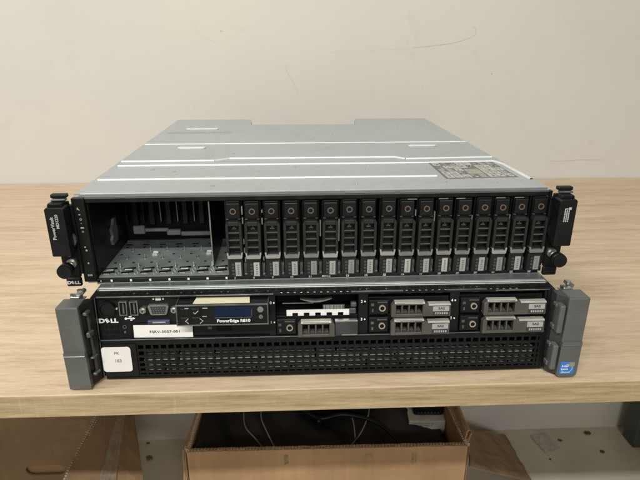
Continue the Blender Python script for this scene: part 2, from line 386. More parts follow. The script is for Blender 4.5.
# handles
def handle(sx):
    mb = MB()
    X = lambda a, c: (min(sx*a, sx*c), max(sx*a, sx*c))
    xa, xb = xh = X(221.4, 241.2)
    mb.box(xa, xb, .6, 20, 37.5, 85.2, 1.2, 2)
    prof = ([(xa+3, .5), (xb-3, .5), (xb-.6, 2.4), (xb, 5), (xb, 37.4), (xa, 37.4), (xa, 5), (xa+.6, 2.4)] if sx > 0 else [(xa+.6, .2), (xb-.6, .2), (xb, .8), (xb, 37.4), (xa, 37.4), (xa, .8)])
    mb.prism(prof, 0.2, 20)
    mb.prism([(xa+.3, 35.6), (xb-.3, 35.6), (xb-.3, 39.6), (xa+.3, 39.6)], -.7, 3)   # ridge between the halves
    h = mb.build('handle', 'handle_grey', srv)
    r = MB(); r.prism([(-.9, 36.2), (1.5, 39.9), (2, 39.9), (2, 36.2)], xa+.6, xb-.6, 'x'); r.build('ridge', 'zinc' if sx < 0 else 'handle_grey', h)  # left ridge in bright zinc, painting its highlight band
    g = MB(); xa, xb = X(214.4, 221.4)
    g.prism([(xa, 11 if sx > 0 else 21), (xb, 4), (xb, 20), (xa, 20.8)] if sx > 0 else [(xa, 5), (xb, 16), (xb, 20.8), (xa, 20)], 2, 84.6, 'z')
    g.build('inner_bracket', 'handle_dark' if sx > 0 else 'black_metal', h)
    t = MB()
    if sx < 0:
        for z, L in ((76.5, 3.2), (55, 5), (31, 1.8), (13.5, 3)):
            t = MB(); t.box(-219.2, -215.4, 4, 12, z-L/2, z+L/2, .8, rot=Matrix.Rotation(-.15, 3, 'Z')); t.build('catch', 'dullsteel', h)
        t2 = MB()
        t2.box(-218.8, -216.5, 8, 14, 10, 78, 1)
        t2.build('catch_arm', 'handle_dark', h)
    else:
        for za, zb in ((49, 78), (9, 36)):
            t.box(213.8, 219.2, -.4, 9, za, zb, 1.4, 2); t.box(212.9, 217, 6, 13, za+1, za+6, .8)
            t.box(212.9, 217, 6, 13, zb-5, zb-1, .8)
        t.build('grip_bar', 'handle_grey', h)
    l = MB(); c = sx*232.5
    l.box(c-6.5, c+6.5, 20.4, 34, 79.5, 80.7, .3); l.box(c-5, c+4, 24, 33, 80.7, 84.2, .7); l.box(c-1, c+7, 27, 36, 83.5, 87.6, 1.1, rot=Matrix.Rotation(.5*sx, 3, 'Y'))
    l.cyl((c+2, 31, 87), 2.3, 3.4, 'z', 12); l.cyl((c-4, 27, 85), 1.5, 2.4, 'z', 10)
    l.build('rail_latch', 'zinc', h)
    w_ = MB(); rr = random.Random(5+int(sx))
    for k in range(9):
        x = rr.uniform(xh[0]+2, xh[1]-3); z = rr.uniform(44, 80); a = rr.uniform(-.9, .9)
        w_.box(x, x+rr.uniform(1.0, 3.5), .52, .62, z, z+.22, rot=Matrix.Rotation(a, 3, 'Y'))
    w_.build('scuff', 'scuffgrey', h)
    return h
hl = handle(-1); hr = handle(1)
b = MB(); b.box(223.6, 237.6, -.35, .7, 4.2, 17.4, .2); st = b.build('sticker', 'blue', hr)
b = MB(); b.box(231.8, 237.4, -.55, -.3, 13, 17.0); b.build('patch', 'gold', st)
text('sticker_lettering', 'intel', 228.3, -.5, 13.3, 3.8, 'ink', st, bold=.06)
text('sticker_lettering', 'inside', 228.4, -.5, 9.8, 2.9, 'ink', st, bold=.04)
b = MB(); a_ = [(230.4+5.6*math.cos(t*PI/12), 10.6+4.9*math.sin(t*PI/12)) for t in range(-12, 8)]
for (ax, az), (bx, bz) in zip(a_, a_[1:]):
    b.prism([(ax, az), (bx, bz), (230.4+(bx-230.4)*.88, 10.6+(bz-10.6)*.88), (230.4+(ax-230.4)*.88, 10.6+(az-10.6)*.88)], -.42, -.34)
b.build('swoosh', 'pale_blue', st)
b = MB(); b.box(225, 234, -.55, -.4, 5.4, 6.8); b.build('print', 'pale_blue', st)

# --- left control section
def onsrv(mb, name, m, parent=srv, smooth=False): return mb.build(name, m, parent, smooth)
Y = 24.8
b = MB(); b.cyl((-203.6, 23.6, 73), 6.6, 3, 'y', 36); pb = onsrv(b, 'power_button', 'black_metal')
b = MB(); b.ring((-203.6, 22.4, 73), 7.3, 6.5, 4.2, n=40); b.build('bezel_ring', 'black', pb)
b = MB(); b.cyl((-195.7, 24.2, 72.3), .9, 1.4, 'y', 14); onsrv(b, 'indicator_light', 'pale_chip')
for xu in (-189.6, -179.6):
    b = MB(); b.box(xu-3.6, xu-2.9, 22.8, 26, 65.8, 79.4); b.box(xu+2.9, xu+3.6, 22.8, 26, 65.8, 79.4); b.box(xu-2.9, xu+2.9, 22.8, 26, 65.8, 66.5); b.box(xu-2.9, xu+2.9, 22.8, 26, 78.7, 79.4)
    p = onsrv(b, 'usb_port', 'zinc')
    b = MB(); b.box(xu-2.9, xu+2.9, 24.3, 26, 66.5, 78.7); b.build('socket', 'black_flat', p)
    b = MB(); b.box(xu-.6, xu+1, 23.4, 25, 67.6, 77.6); b.build('contact_tongue', 'dullsteel', p)
b = MB(); b.box(-188, -181.6, 24.5, 25.2, 61.6, 62.4); b.cyl((-188.4, 24.7, 62), 1.1, .6); b.box(-185.5, -183, 24.5, 25.1, 63.3, 64.1); b.box(-184.5, -182.5, 24.5, 25.1, 60, 60.8); b.prism([(-182, 60.9), (-179.8, 62), (-182, 63.1)], 24.5, 25.1); onsrv(b, 'usb_symbol', 'ink')
# VGA
b = MB(); b.prism([(-165.6, 76), (-148.4, 76), (-147.3, 74.6), (-149.4, 67.2), (-150.6, 66.2), (-163.4, 66.2), (-164.6, 67.2), (-166.7, 74.6)], 22, 26); vga = onsrv(b, 'monitor_port', 'zinc')
b = MB(); b.prism([(-164.3, 74.8), (-149.7, 74.8), (-151.2, 67.5), (-162.8, 67.5)], 21.7, 23); b.build('socket', 'dark_ink', vga)
b = MB()
for r_ in range(3):
    for k in range(5): b.cyl((-161.8+k*2.4+r_*.5, 21.6, 73.2-r_*2.1), .38, .5, 'y', 8)
b.build('pin_holes', 'zinc', vga)
for xs in (-171.3, -142.7):
    b = MB(); b.cyl((xs, 23.2, 71), 3.2, 4, 'y', 6); b.cyl((xs, 22, 71), 2.2, 4, 'y', 20); s_ = b.build('jack_screw', 'silver', vga)
    b = MB(); b.cyl((xs, 20.3, 71), 1.1, 1, 'y', 14); b.build('hole', 'dark_ink', s_)
b = MB(); b.box(-159.5, -154.5, 24.5, 25.1, 79.6, 82.2); b.box(-162.2, -160.6, 24.5, 25.1, 80.2, 81.6); b.box(-153.4, -151.8, 24.5, 25.1, 80.2, 81.6); onsrv(b, 'monitor_symbol', 'ink')
# logo with tilted E
t = text('logo_lettering', 'D', -210.9, Y-.1, 60, 5.7, 'ink', srv, bold=.28, sx=1.35)
text('logo_lettering', 'E', -205.8, Y-.15, 60.2, 5.3, 'ink', srv, turn=.5, bold=.28, sx=1.1)
text('logo_lettering', 'LL', -199.4, Y-.1, 60, 5.7, 'ink', srv, bold=.28, sx=1.25)
b = MB()
for r_ in range(2):
    for k in range(4): b.box(-210+k*5.3, -206.4+k*5.3, 24.5, 25.4, 47.2+r_*5.2, 51.1+r_*5.2, .3)
b.build('small_vent', 'black_flat', srv)
b = MB(); b.ring((-190.3, 24.7, 53.8), 1.9, 1.2, .8, n=18); b.cyl((-190.3, 24.6, 48.6), 1.1, .8); onsrv(b, 'service_button', 'dullsteel')
b = MB(); b.box(-184.6, -127, 23.4, 26, 43.6, 57.3, .4); onsrv(b, 'tag_tray', 'black_flat')
b = MB(); b.box(-168, -147, 21.4, 25, 57.0, 61.2, 1.2, 2); tab = onsrv(b, 'blue_tab', 'blue_tab')
b = MB(); b.box(-163, -151, 21.0, 21.5, 58.7, 59.8); b.build('print', 'sticker_grey', tab)
b = MB(); b.box(-181.6, -126.6, 22.3, 22.7, 43.6, 56.0, rot=Matrix.Rotation(.012, 3, 'Y')); tg = onsrv(b, 'asset_label', 'white')
text('label_lettering', 'FSRV-5057-001', -152.5, 22.0, 49.4, 3.5, 'dark_ink', tg, bold=.05, sx=1.2, spacing=1.1)
# tray with small mark under the display
b = MB(); b.box(-126, -52, 23.6, 26, 44, 57.6, .4); tr = onsrv(b, 'slim_drive_cover', 'black')
b = MB(); b.box(-112.5, -108.6, 23.2, 23.7, 50.2, 52.8); b.build('print', 'dullsteel', tr)
b = MB(); b.box(-104, -90, 23.1, 23.7, 48.2, 54.6, .3); b.build('eject_slot', 'black_flat', tr)

# display module, protruding
b = MB(); b.box(-137.2, -54.6, 9.2, 25, 62.2, 81.6, .5); dm = onsrv(b, 'display_module', 'black')
b = MB(); F = 8.6
b.box(-137.8, -54, F, F+1.4, 80.6, 82.0, .2); b.box(-137.8, -54, F, F+1.4, 61.6, 62.7, .2); b.box(-137.8, -136.6, F, F+1.4, 62.7, 80.6, .2); b.box(-55.2, -54, F, F+1.4, 62.7, 80.6, .2)
b.box(-137.8, -137.1, 9.8, 24, 81.5, 82.2); b.box(-54.7, -54, 9.8, 24, 81.5, 82.2)
b.build('silver_border', 'dullsteel', dm)
b = MB(); b.box(-103, -69.6, 8.5, 10, 70.2, 78.8, .25); b.build('screen', 'lcd', dm)
b = MB(); b.box(-103, -70, 8.3, 9.4, 69.0, 69.5); b.box(-69.4, -68.9, 8.3, 9.4, 70, 77.5); b.build('screen_line', 'dullsteel', dm)
text('model_lettering', 'PowerEdge R810', -86, 8.9, 65.9, 3.9, 'ink', dm, bold=.13, sx=1.12)
for bx, bz, r_ in ((-61.3, 76.6, 2.7), (-61.0, 69.6, 1.9)):
    b = MB(); b.cyl((bx, 8.9, bz), r_, 1.6, 'y', 24); k = b.build('round_button', 'zinc', dm)
b = MB(); b.box(-61.3, -60.7, 7.8, 8.2, 68.6, 70.2); b.build('print', 'dark_ink', dm)
b = MB()
for k, (xx, zz) in enumerate(((-130, 75), (-120, 75), (-130, 66.5), (-120, 66.5))): b.box(xx-4, xx+4, 8.5, 9.6, zz-3.4, zz+3.4, .5)
b.build('key_pad', 'black_metal', dm)
b = MB()
b.tube([(-121.8, 8.2, 75.2), (-120.5, 8.2, 73.6), (-117.4, 8.2, 76.6)], .36, 6)
b.tube([(-126.8, 8.2, 69), (-129.6, 8.2, 66.7), (-126.8, 8.2, 64.4)], .36, 6); b.tube([(-116.4, 8.2, 69), (-113.6, 8.2, 66.7), (-116.4, 8.2, 64.4)], .36, 6)
b.box(-129.5, -126, 8.2, 8.6, 78.7, 79.2); b.box(-113.5, -109, 8.2, 8.6, 78.7, 79.2); b.box(-114, -110, 8.2, 8.6, 70.8, 71.2)
b.build('key_symbols', 'grey_white', dm)
b = MB(); b.prism([(-122.6, 11.6), (-71.0, 11.4), (-72.0, 23.6), (-121.2, 24.2)], 81.75, 82.0, 'z'); b.build('blank_label', 'cream', dm)

# bay number columns
def baynum(t_, x, z):
    text('bay_number', t_, x, 22.0 if x < 0 else 23.1, z, 3.7, 'ink', srv, bold=.08)
    q = MB(); q.cyl((x+3, 22.1 if x < 0 else 23.1, z), .75, .5, 'y', 10); q.build('bay_mark', 'ink', srv)
baynum('0', -52.6, 76); baynum('1', -52.6, 56.5)
for t_, x, z in (('2', 33.2, 75.2), ('3', 33.2, 57.2), ('4', 119.5, 74.6), ('5', 119.5, 56.6)): baynum(t_, x, z)

# horizontal drive carriers
def carrier_h(x0, x1, z0, z1, plain=False, pos=0):
    w = x1-x0; m = 'carrier_light'
    q = MB(); q.box(x0, x1, 26.6, 55, z0, z1, .3); q.box(x0+.5, x0+19, 21, 27, z0+.3, z1-.6, .6)
    c = q.build('drive_carrier', 'black', srv)
    cz = (z0+z1)/2-.6; bx = x0+12.8
    q = MB(); q.cyl((bx, 20.5, cz), 1.8, 1.2, 'y', 20); k = q.build('release_button', 'black_flat', c)
    q = MB(); q.ring((bx, 20.2, cz), 3.1, 2.1, 1.4, n=28); q.build('button_ring', 'steelring', k)
    q = MB(); q.box(bx-4.6, bx+4.6, 20.4, 21.2, z1-3.0, z1-1.9); q.box(x0+3, x0+4.6, 20.7, 21.2, z0+3, z0+6); q.box(x0+2.2, x0+5, 20.7, 21.2, z0+9, z0+11.5); q.build('light_window', 'dullsteel', c)
    # latch handle: four windows inside a chamfered frame, flat plate to the right
    xa = x0+20.6; xw = xa+3.7; pitch = 6.55; nW = 4; xe = xw+pitch*nW+2.6; zt = z1-.3; zb = z0+.6
    q = MB()
    q.prism([(xa, zb), (xa, zt-3.4), (xa+2.8, zt), (xa+4.2, zt), (xa+4.2, zb)], 14.4, 20.6)
    q.prism([(xa+4.2, zt-2.4), (xa+4.2, zt), (xe-3.0, zt), (xe-3.0, zt-2.4)], 14.2, 20.6)
    q.prism([(xa+4.2, zb), (xa+4.2, zb+2.6), (xe-3.0, zb+2.6), (xe-3.0, zb)], 14.4, 20.6)
    for i in range(1, nW): q.box(xw+pitch*i-.9, xw+pitch*i+.7, 15.4, 20.4, zb+2.6, zt-2.4)
    if plain: q.prism([(xe-3.0, zb), (xe-3.0, zt), (xe-.4, zt), (xe+2, zt-3), (xe+2, zb)], 14.4, 20.6)
    else: q.prism([(xe-3.0, zb), (xe-3.0, zt), (xe-1.2, zt), (xe+2.5, zt-2.2), (x1-1, zt-2.2), (x1-1, zb)], 14.6, 20.6)
    h = q.build('latch_handle', m, c)
    bv = h.modifiers.new('edge', 'BEVEL'); bv.width = .00035; bv.segments = 2; bv.limit_method = 'ANGLE'
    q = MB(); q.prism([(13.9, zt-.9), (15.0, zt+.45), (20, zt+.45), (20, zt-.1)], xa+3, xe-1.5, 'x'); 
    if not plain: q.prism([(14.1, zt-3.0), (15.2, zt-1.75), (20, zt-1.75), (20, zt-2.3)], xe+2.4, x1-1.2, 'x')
    q.build('bright_edge', 'lipm2', h)  # pale strip painting the highlight along the handle's top edge
    q = MB(); q.box(xa+4.2, xe-3, 23.5, 24.5, zb+2.6, zt-2.4); q.build('window_back', 'black_flat', c)
    q = MB()
    for i in range(nW): q.box(xw+pitch*i+1.2, xw+pitch*(i+1)-1.2, 19.5, 23.4, zb+2.2, zb+3.6)
    q.build('window_ledge', 'carrier_light', c)
    if plain:
        q = MB(); q.box(xe+2.4, x1-.4, 17, 21, zb, zt-1.6, .4); q.build('blank_plate', 'handle_dark', c)
        q = MB(); q.box(xe+2.4, x1-.6, 16.9, 20.9, zt-1.5, zt-.4, .2); q.box(xe+9, x1-1, 16.6, 17.1, zb+.1, zb+.8); q.build('bright_edge', 'silver', c)
    else:
        sx0, sx1, sz0, sz1 = x1-17.8, x1-2.6, z0+1.8, z1-4.4
        q = MB(); q.box(sx0, sx1, 14.2, 14.8, (sz0+sz1)/2-.4, sz1); s_ = q.build('drive_label', 'sticker_grey', c)
        q = MB(); q.box(sx0, sx1, 14.2, 14.8, sz0, (sz0+sz1)/2-.5); q.build('drive_label', 'dark_ink', c)
        text('label_lettering', 'SAS', (sx0+sx1)/2+.4, 14.0, (sz0*.24+sz1*.76), 3.3, 'dark_ink', s_, bold=.06, sx=1.2)
        q = MB(); xx = sx0+2
        while xx < sx1-2: q.box(xx, xx+1.3, 13.9, 14.15, sz0+1.2, sz0+3.2); xx += 2.1
        q.build('label_marks', 'sticker_grey', s_)
    return c
carrier_h(-48, 29.6, 44.2, 60.2, plain=True)
carrier_h(39.6, 117, 62.6, 77.6); carrier_h(39.6, 117, 44.2, 60.2)
carrier_h(127, 208.2, 62.6, 78.2); carrier_h(127, 208.2, 44.2, 60.2)
# pale glimpses of the drives above and between the carriers
b = MB()
for x in (52, 76, 90, 104, 140, 158, 171, 184, 197): b.box(x, x+random.uniform(4, 8), 27, 31, 80.6, 82.2, .3)
for x in (72, 88, 150, 182): b.box(x, x+7, 27, 31, 60.7, 61.9)
b.build('spring_contact', 'pale_chip', srv)
# open bay with a loose insert
b = MB(); b.box(-48, 30, 26.5, 30, 60.4, 61.4); b.box(-48, 30, 50, 56, 62, 80)
b.build('bay_shelf', 'black_flat', srv)
b = MB(); b.box(-38, 21.6, 25, 26, 64.0, 66.8)
for k in range(6):
    x = -38+k*10.8; b.box(x, x+5.6, 24.8, 26.2, 61.0, 64.0, .2)
ins = onsrv(b, 'notched_strip', 'white')
b = MB(); b.box(-3.4, 17.5, 28.6, 29.2, 64.8, 70.0); bc = onsrv(b, 'barcode_label', 'dullsteel')
b = MB(); x = -2.6
while x < 16.6:
    w = random.choice((.3, .5, .8)); b.box(x, x+w, 28.3, 28.7, 65.4, 69.5); x += w+random.choice((.4, .6, .9))
b.build('barcode_print', 'sticker_grey', bc)
b = MB(); pts = [(-25+k*3.0, 77.4-3.4*math.sin(PI*k/10)) for k in range(11)]; up = [(x, z+1.5*math.sin(PI*max(0, min(10, i))/10)+.25) for i, (x, z) in enumerate(pts)]
b.prism(pts+up[::-1], 25.4, 31); b.box(-42, -12, 33, 34, 69.5, 70.2); onsrv(b, 'spring_leaf', 'zinc')
for q in ((21.5, 28.0, 24.2, 27, 62.4, 67.6, .6), (23, 28.6, 25, 30, 68.5, 73, .8)):
    b = MB(); b.box(*q); onsrv(b, 'clip', 'dullsteel')
# square paper sticker on the grille
b = MB(); b.box(-213.2, -186, 20.2, 20.6, 9.4, 35.6, 0)
sq = []
for (cx, cz, a0) in ((-189, 12.2, -PI/2), (-189, 32.6, 0), (-210.2, 32.6, PI/2), (-210.2, 12.2, PI)):
    for k in range(6): a = a0+PI/2*k/5; sq.append((cx+3*math.cos(a), cz+3*math.sin(a)))
b = MB(); b.prism(sq, 20.2, 20.6); ps = onsrv(b, 'paper_sticker', 'white')
text('sticker_lettering', 'PK', -199.2, 20.0, 29.0, 4.2, 'grey_ink', ps, bold=.02)
text('sticker_lettering', '183', -198.6, 20.0, 20.8, 4.6, 'grey_ink', ps, bold=.02)

# the real bezel swells forward towards its lower half: bend every front part a few millimetres
done = set()
def swell(o):
    if o.type == 'MESH' and o.data.name not in done:
        done.add(o.data.name)
        for v in o.data.vertices:
            z = v.co.z/S; y = v.co.y/S
            if y < 45: v.co.y -= S*(4.8*min(1, max(0, (85-z)/45))+1.6*min(1, max(0, (40-z)/40)))*(1 if y < 36 else (45-y)/9)
    for ch in o.children: swell(ch)
for ch in list(srv.children):
    if ch.name.split('.')[0] not in ('handle', 'chassis', 'top_cover', 'cover_lip', 'side_rail'): swell(ch)

# ------------------------------------------------------------------ upper storage unit
arr = thing('storage_array', 'upper silver topped drive unit with empty bay at left, stacked on the lower server', 'storage unit', (-7.97, 50.12, 87.9), .0157)
# shell: bottom, sides, back
b = MB(); b.box(-221, 221, 1.5, 500, .6, 3.4, .3); b.box(-221, -219.5, 4, 500, 3.4, 84); b.box(221, 222.4, 4, 500, 3.4, 86); b.box(-221, -93, 498, 500, 3.4, 84); b.box(94, 221, 498, 500, 3.4, 84); b.box(-93, 94, 434, 436, 3.4, 85); b.build('chassis', 'galv', arr)
# top sheet as an outline with a notch at the back
b = MB()
out = [(-223.2, 9), (223.2, 9), (222.5, 500), (94, 500), (87, 432), (-89.5, 436), (-93, 500), (-224.5, 504)]
b.prism(out, 86.0, 87.2, 'z')
b.prism([(12, 87.2), (10.4, 87.75), (9.2, 87.6), (8.6, 87.0), (8.6, 86.0), (12, 86.0)], -217.5, 222.4, 'x')
top = b.build('top_cover', 'galv', arr)
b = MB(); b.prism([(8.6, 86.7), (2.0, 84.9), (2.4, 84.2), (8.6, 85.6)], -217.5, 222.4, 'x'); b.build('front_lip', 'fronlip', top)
b = MB(); b.box(-90, 88, 440, 497, 8, 62, 1); b.build('rear_module', 'black_metal', arr)
def rib(pts, w, h, m='galv', name='pressed_rib'):
    mb = MB()
    for (xa, ya), (xb, yb) in zip(pts, pts[1:]):
        d = Vector((xb-xa, yb-ya)).normalized(); nrm = Vector((-d.y, d.x))*w/2
        for s0, s1, za, zb in ((-1, -.5, 87.15, 87.2+h), (-.5, .5, 87.2+h, 87.2+h), (.5, 1, 87.2+h, 87.15)):
            q = [(xa+nrm.x*s0, ya+nrm.y*s0, za), (xb+nrm.x*s0, yb+nrm.y*s0, za), (xb+nrm.x*s1, yb+nrm.y*s1, zb), (xa+nrm.x*s1, ya+nrm.y*s1, zb)]
            mb.bm.faces.new([mb.bm.verts.new(p) for p in q])
    return mb.build(name, m, top)
rib([(-219, 61), (128, 58)], 2.6, 1.2, 'ribm'); rib([(-218, 125), (128, 123), (214, 127)], 2.6, 1.2, 'ribm')
rib([(214, 127), (219, 112), (220.5, 40)], 4, 1.2, 'ribm')
rib([(-221, 149), (-113, 147.5), (-97, 159), (103, 156), (113, 145), (220, 150)], 2.8, 1.3, 'ribm', name='cover_step')
rib([(-222, 259), (222, 256)], 1.6, .8, 'ribm', name='cover_seam')
for xa, xb, y in ((-172, -135, 228), (134, 172, 226), (-190, -138, 389)):
    mb = MB(); n = 8; o = []
    for k in range(n+1): a = PI/2+PI*k/n; o.append((xa+4+4*math.cos(a), y+4*math.sin(a)))
    for k in range(n+1): a = -PI/2+PI*k/n; o.append((xb-4+4*math.cos(a), y+4*math.sin(a)))
    mb.prism(o, 87.1, 89.0, 'z'); q_ = mb.build('pressed_slot', 'slotm', top); bv = q_.modifiers.new('edge', 'BEVEL'); bv.width = .0016; bv.segments = 3; bv.limit_method = 'ANGLE'
b = MB(); b.box(-212, -114, 345, 366, 87.2, 87.35); wn = b.build('worn_label', 'sticker_grey', top)
b = MB()
for k in range(16): x = -210+k*6; b.box(x, x+random.uniform(2, 5.5), 348+random.uniform(0, 4), 356+random.uniform(0, 8), 87.33, 87.42)
b.build('worn_print', 'brownish', wn)
b = MB()
for x, y in ((-150, 95), (-60, 92), (-20, 110), (60, 95), (128, 96), (-100, 32), (-55, 36), (40, 30), (130, 34), (180, 30), (-175, 105), (-30, 132), (70, 132)):
    b.ring((x, y, 87.25), 2.2, 1.2, .5, 'z', 14); b.cyl((x, y, 87.2), 1.2, .35, 'z', 10)
b.build('rivet', 'silver', top)
b = MB()
for x, y in ((-95, 190), (10, 300), (60, 250), (-75, 400), (40, 330), (150, 380)): b.cyl((x, y, 87.2), 1.1, .3, 'z', 10)
b.build('screw_dent', 'dullsteel', top)
b = MB(); b.prism([(134.5, 46), (211, 49.5), (210, 122.5), (135, 121)], 87.2, 87.4, 'z'); lb = b.build('service_label', 'labelbase', top)
rl = random.Random(3); b = MB(); d_ = MB()
for c0 in range(8):
    for r0 in range(5):
        x = 137.2+c0*9.1; y = 49.5+r0*14.2+c0*.4; k = rl.random()
        if r0 in (1, 2) and 3 <= c0 <= 4: continue
        if k < .5:
            b.box(x, x+8.2, y, y+12.8, 87.39, 87.46)
            for q_ in range(4):
                a0, b0 = rl.uniform(.6, 5), rl.uniform(.8, 9); d_.box(x+a0, x+a0+rl.uniform(.8, 2.6), y+b0, y+b0+rl.uniform(1, 3.2), 87.45, 87.5, rot=Matrix.Rotation(rl.uniform(-.8, .8), 3, 'Z'))
        elif k < .8:
            yy = y
            while yy < y+12: b.box(x, x+rl.uniform(4, 8.2), yy, yy+.75, 87.39, 87.46); yy += 1.7
        else:
            for q_ in range(5):
                a0, b0 = rl.uniform(0, 5), rl.uniform(0, 9); b.box(x+a0, x+a0+rl.uniform(1, 3.2), y+b0, y+b0+rl.uniform(1, 4), 87.39, 87.46, rot=Matrix.Rotation(rl.uniform(-.8, .8), 3, 'Z'))
b.build('pale_print', 'sticker_c', lb); d_.build('dark_figures', 'grey_ink', lb)
b = MB(); b.prism([(164.5, 65), (181, 65.5), (181, 89), (165, 88)], 87.39, 87.46, 'z'); b.build('brown_panel', 'brownish', lb)

# front face frame
b = MB()
b.box(-223.4, -212, 0, 6, 2.4, 85.6, .5); b.box(222.0, 224.4, 0, 6, 3, 85.8, .3)
b.box(-212, 222, 3.0, 8, 80.5, 85.4); b.box(-212, 222, .6, 4.5, .8, 4.6, .3)
b.box(-212, -211, 6, 120, 3.4, 82); b.box(221.6, 222, 6, 120, 3.4, 82)
b.build('front_frame', 'black_metal', arr)
b = MB(); b.box(-212, 222, -.2, .7, -.2, 1.0, .2); b.build('bottom_lip', 'cover_grey', arr)
# front bottom lights and numerals
text('bay_number', '0', -208, -.0, 2.9, 2.4, 'ink', arr)
for i in range(24):
    x = -207.1+18.3*i
    if i < 7:
        q = MB(); q.box(x+8, x+10, .2, .8, 1.8, 4.0, .2); q.build('bay_light', 'ink', arr)
    else: text('bay_number', str(i), x-1, .2, 2.8, 3.2, 'ink', arr, bold=.2)
b = MB(); b.box(11.5-6.5, 11.5-1.5, .35, .7, 2.0, 3.4); b.build('port_mark', 'ink', arr)
b = MB()
b.prism([(-219.2, 75.2), (-216.6, 74.2), (-218.6, 77.4)], -.4, .2)
b.box(-218.4, -216.8, -.4, .2, 69.8, 70.6); b.ring((-217.2, -.1, 65.6), 1.1, .6, .5, n=12); b.box(-217.8, -216.8, -.4, .2, 61.4, 62.0)
b.box(-218.6, -215.4, -.6, .2, 56.6, 58.2, .3); b.ring((-217, -.1, 53.6), .9, .5, .4, n=12)
b.box(-218.3, -216.6, -.6, .2, 37.4, 39.0, .4); b.box(-217.6, -215.6, -.6, .2, 33.9, 35.8, .4); b.box(-217.6, -216, -.6, .2, 21, 22.8, .3)
for k in range(3): b.box(-219+k*1.5, -218+k*1.5, -.4, .2, 8.6, 10.4)
b.build('status_symbols', 'sticker_grey', arr)

# empty bay interior
b = MB(); b.box(-211, -86, 4.5, 106, 3.4, 5.6); bf = b.build('bay_floor', 'bayfloor', arr)
b = MB(); pins = MB(); sl = MB(); lt = MB()
for i in range(7):
    x = -207.1+18.3*i
    for yy in (14, 23): sl.box(x-3.5, x+8, yy-2.2, yy+1.8, 5.65, 5.9, rot=Matrix.Rotation(.2, 3, 'Z'))
    lt.box(x-1.5, x+6.5, 16.4, 20.0, 5.7, 7.4, .5); lt.box(x-1.5, x+4.5, 9, 10.6, 5.7, 6.4, .2)
    for yy in (26, 49, 71): pins.box(x+10-.7+(yy-26)*.03, x+10+.9, yy, yy+1.4, 5.6, 9.6, .3); pins.cyl((x+10.1, yy+.2, 5.9), 1.6, .5, 'z', 10)
    for k in range(4): pins.box(x+10+(k % 2)*1.6, x+11.2+(k % 2)*1.6, 9+k*3.6, 10.6+k*3.6, 5.6, 7.2)
sl.build('floor_slot', 'black_flat', bf); lt.build('contact_spring', 'zinc', bf); pins.build('guide_pin', 'zinc', bf)
b = MB()
for i in range(7):
    x = -207.1+18.3*i
    for yy in (38, 60, 82): b.cyl((x+1.5, yy, 5.6), 1.5, .3, 'z', 10)
    b.box(x-2, x+5, 88, 91, 5.5, 5.8)
b.build('floor_hole', 'black_flat', bf)
b = MB()
b.box(-209, -88, 94, 96, 5.6, 9)
b.build('guide_rail', 'dullsteel', bf)
b = MB(); b.box(-175, -166, 58, 64, 5.6, 6.3, 2); b.box(-118, -109, 58, 64, 5.6, 6.3, 2); b.build('floor_dimple', 'silver', bf)
b = MB(); b.box(-211, -86, 106, 110, 3.4, 82); back = b.build('backplane', 'black_flat', arr)
b = MB()
for i in range(7):
    x = -207.1+18.3*i
    b.box(x+1, x+2.2, 92, 106, 30, 76); b.box(x+6, x+12, 98, 106, 26, 70, .6)
b.build('drive_connector', 'black', back)
b = MB()
for i in range(2, 7):
    x = -207.1+18.3*i
    b.box(x+2, x+2.6, 91.2, 92.6, 32, 76)
b.build('connector_edge', 'bayfloor', back)
b = MB(); b.box(-203, -190, 100, 105, 14, 24, 1); b.box(-190, -164, 101, 104, 16.6, 20.6, .5); b.box(-166, -150, 100, 105, 12, 19, 1); b.box(-150, -104, 101, 104, 11, 16, .5); b.cyl((-196, 99.6, 19), 2, 1.2)
b.box(-178, -150, 96, 97, 6.2, 7.2); b.box(-145, -110, 96, 97, 8.2, 9.0)
b.build('backplane_bracket', 'bayfloor', back)
b = MB(); b.prism([(48, 27), (52, 30), (50, 38), (56, 41), (60, 46), (66, 46), (66, 22), (50, 21)], -211.2, -208.4, 'x')
b.build('side_clip', 'fronlip', arr)
b = MB(); b.box(-103.8, -102.8, 22, 106, 5.6, 78); dv = b.build('bay_divider', 'black_metal', arr)
b = MB(); b.box(-104.1, -102.9, 21.2, 22.4, 8, 74.5); b.build('bare_edge', 'zinc', dv)
b = MB(); b.box(-86.5, -85.8, 6, 106, 5.6, 80); b.build('bay_divider', 'black_metal', arr)

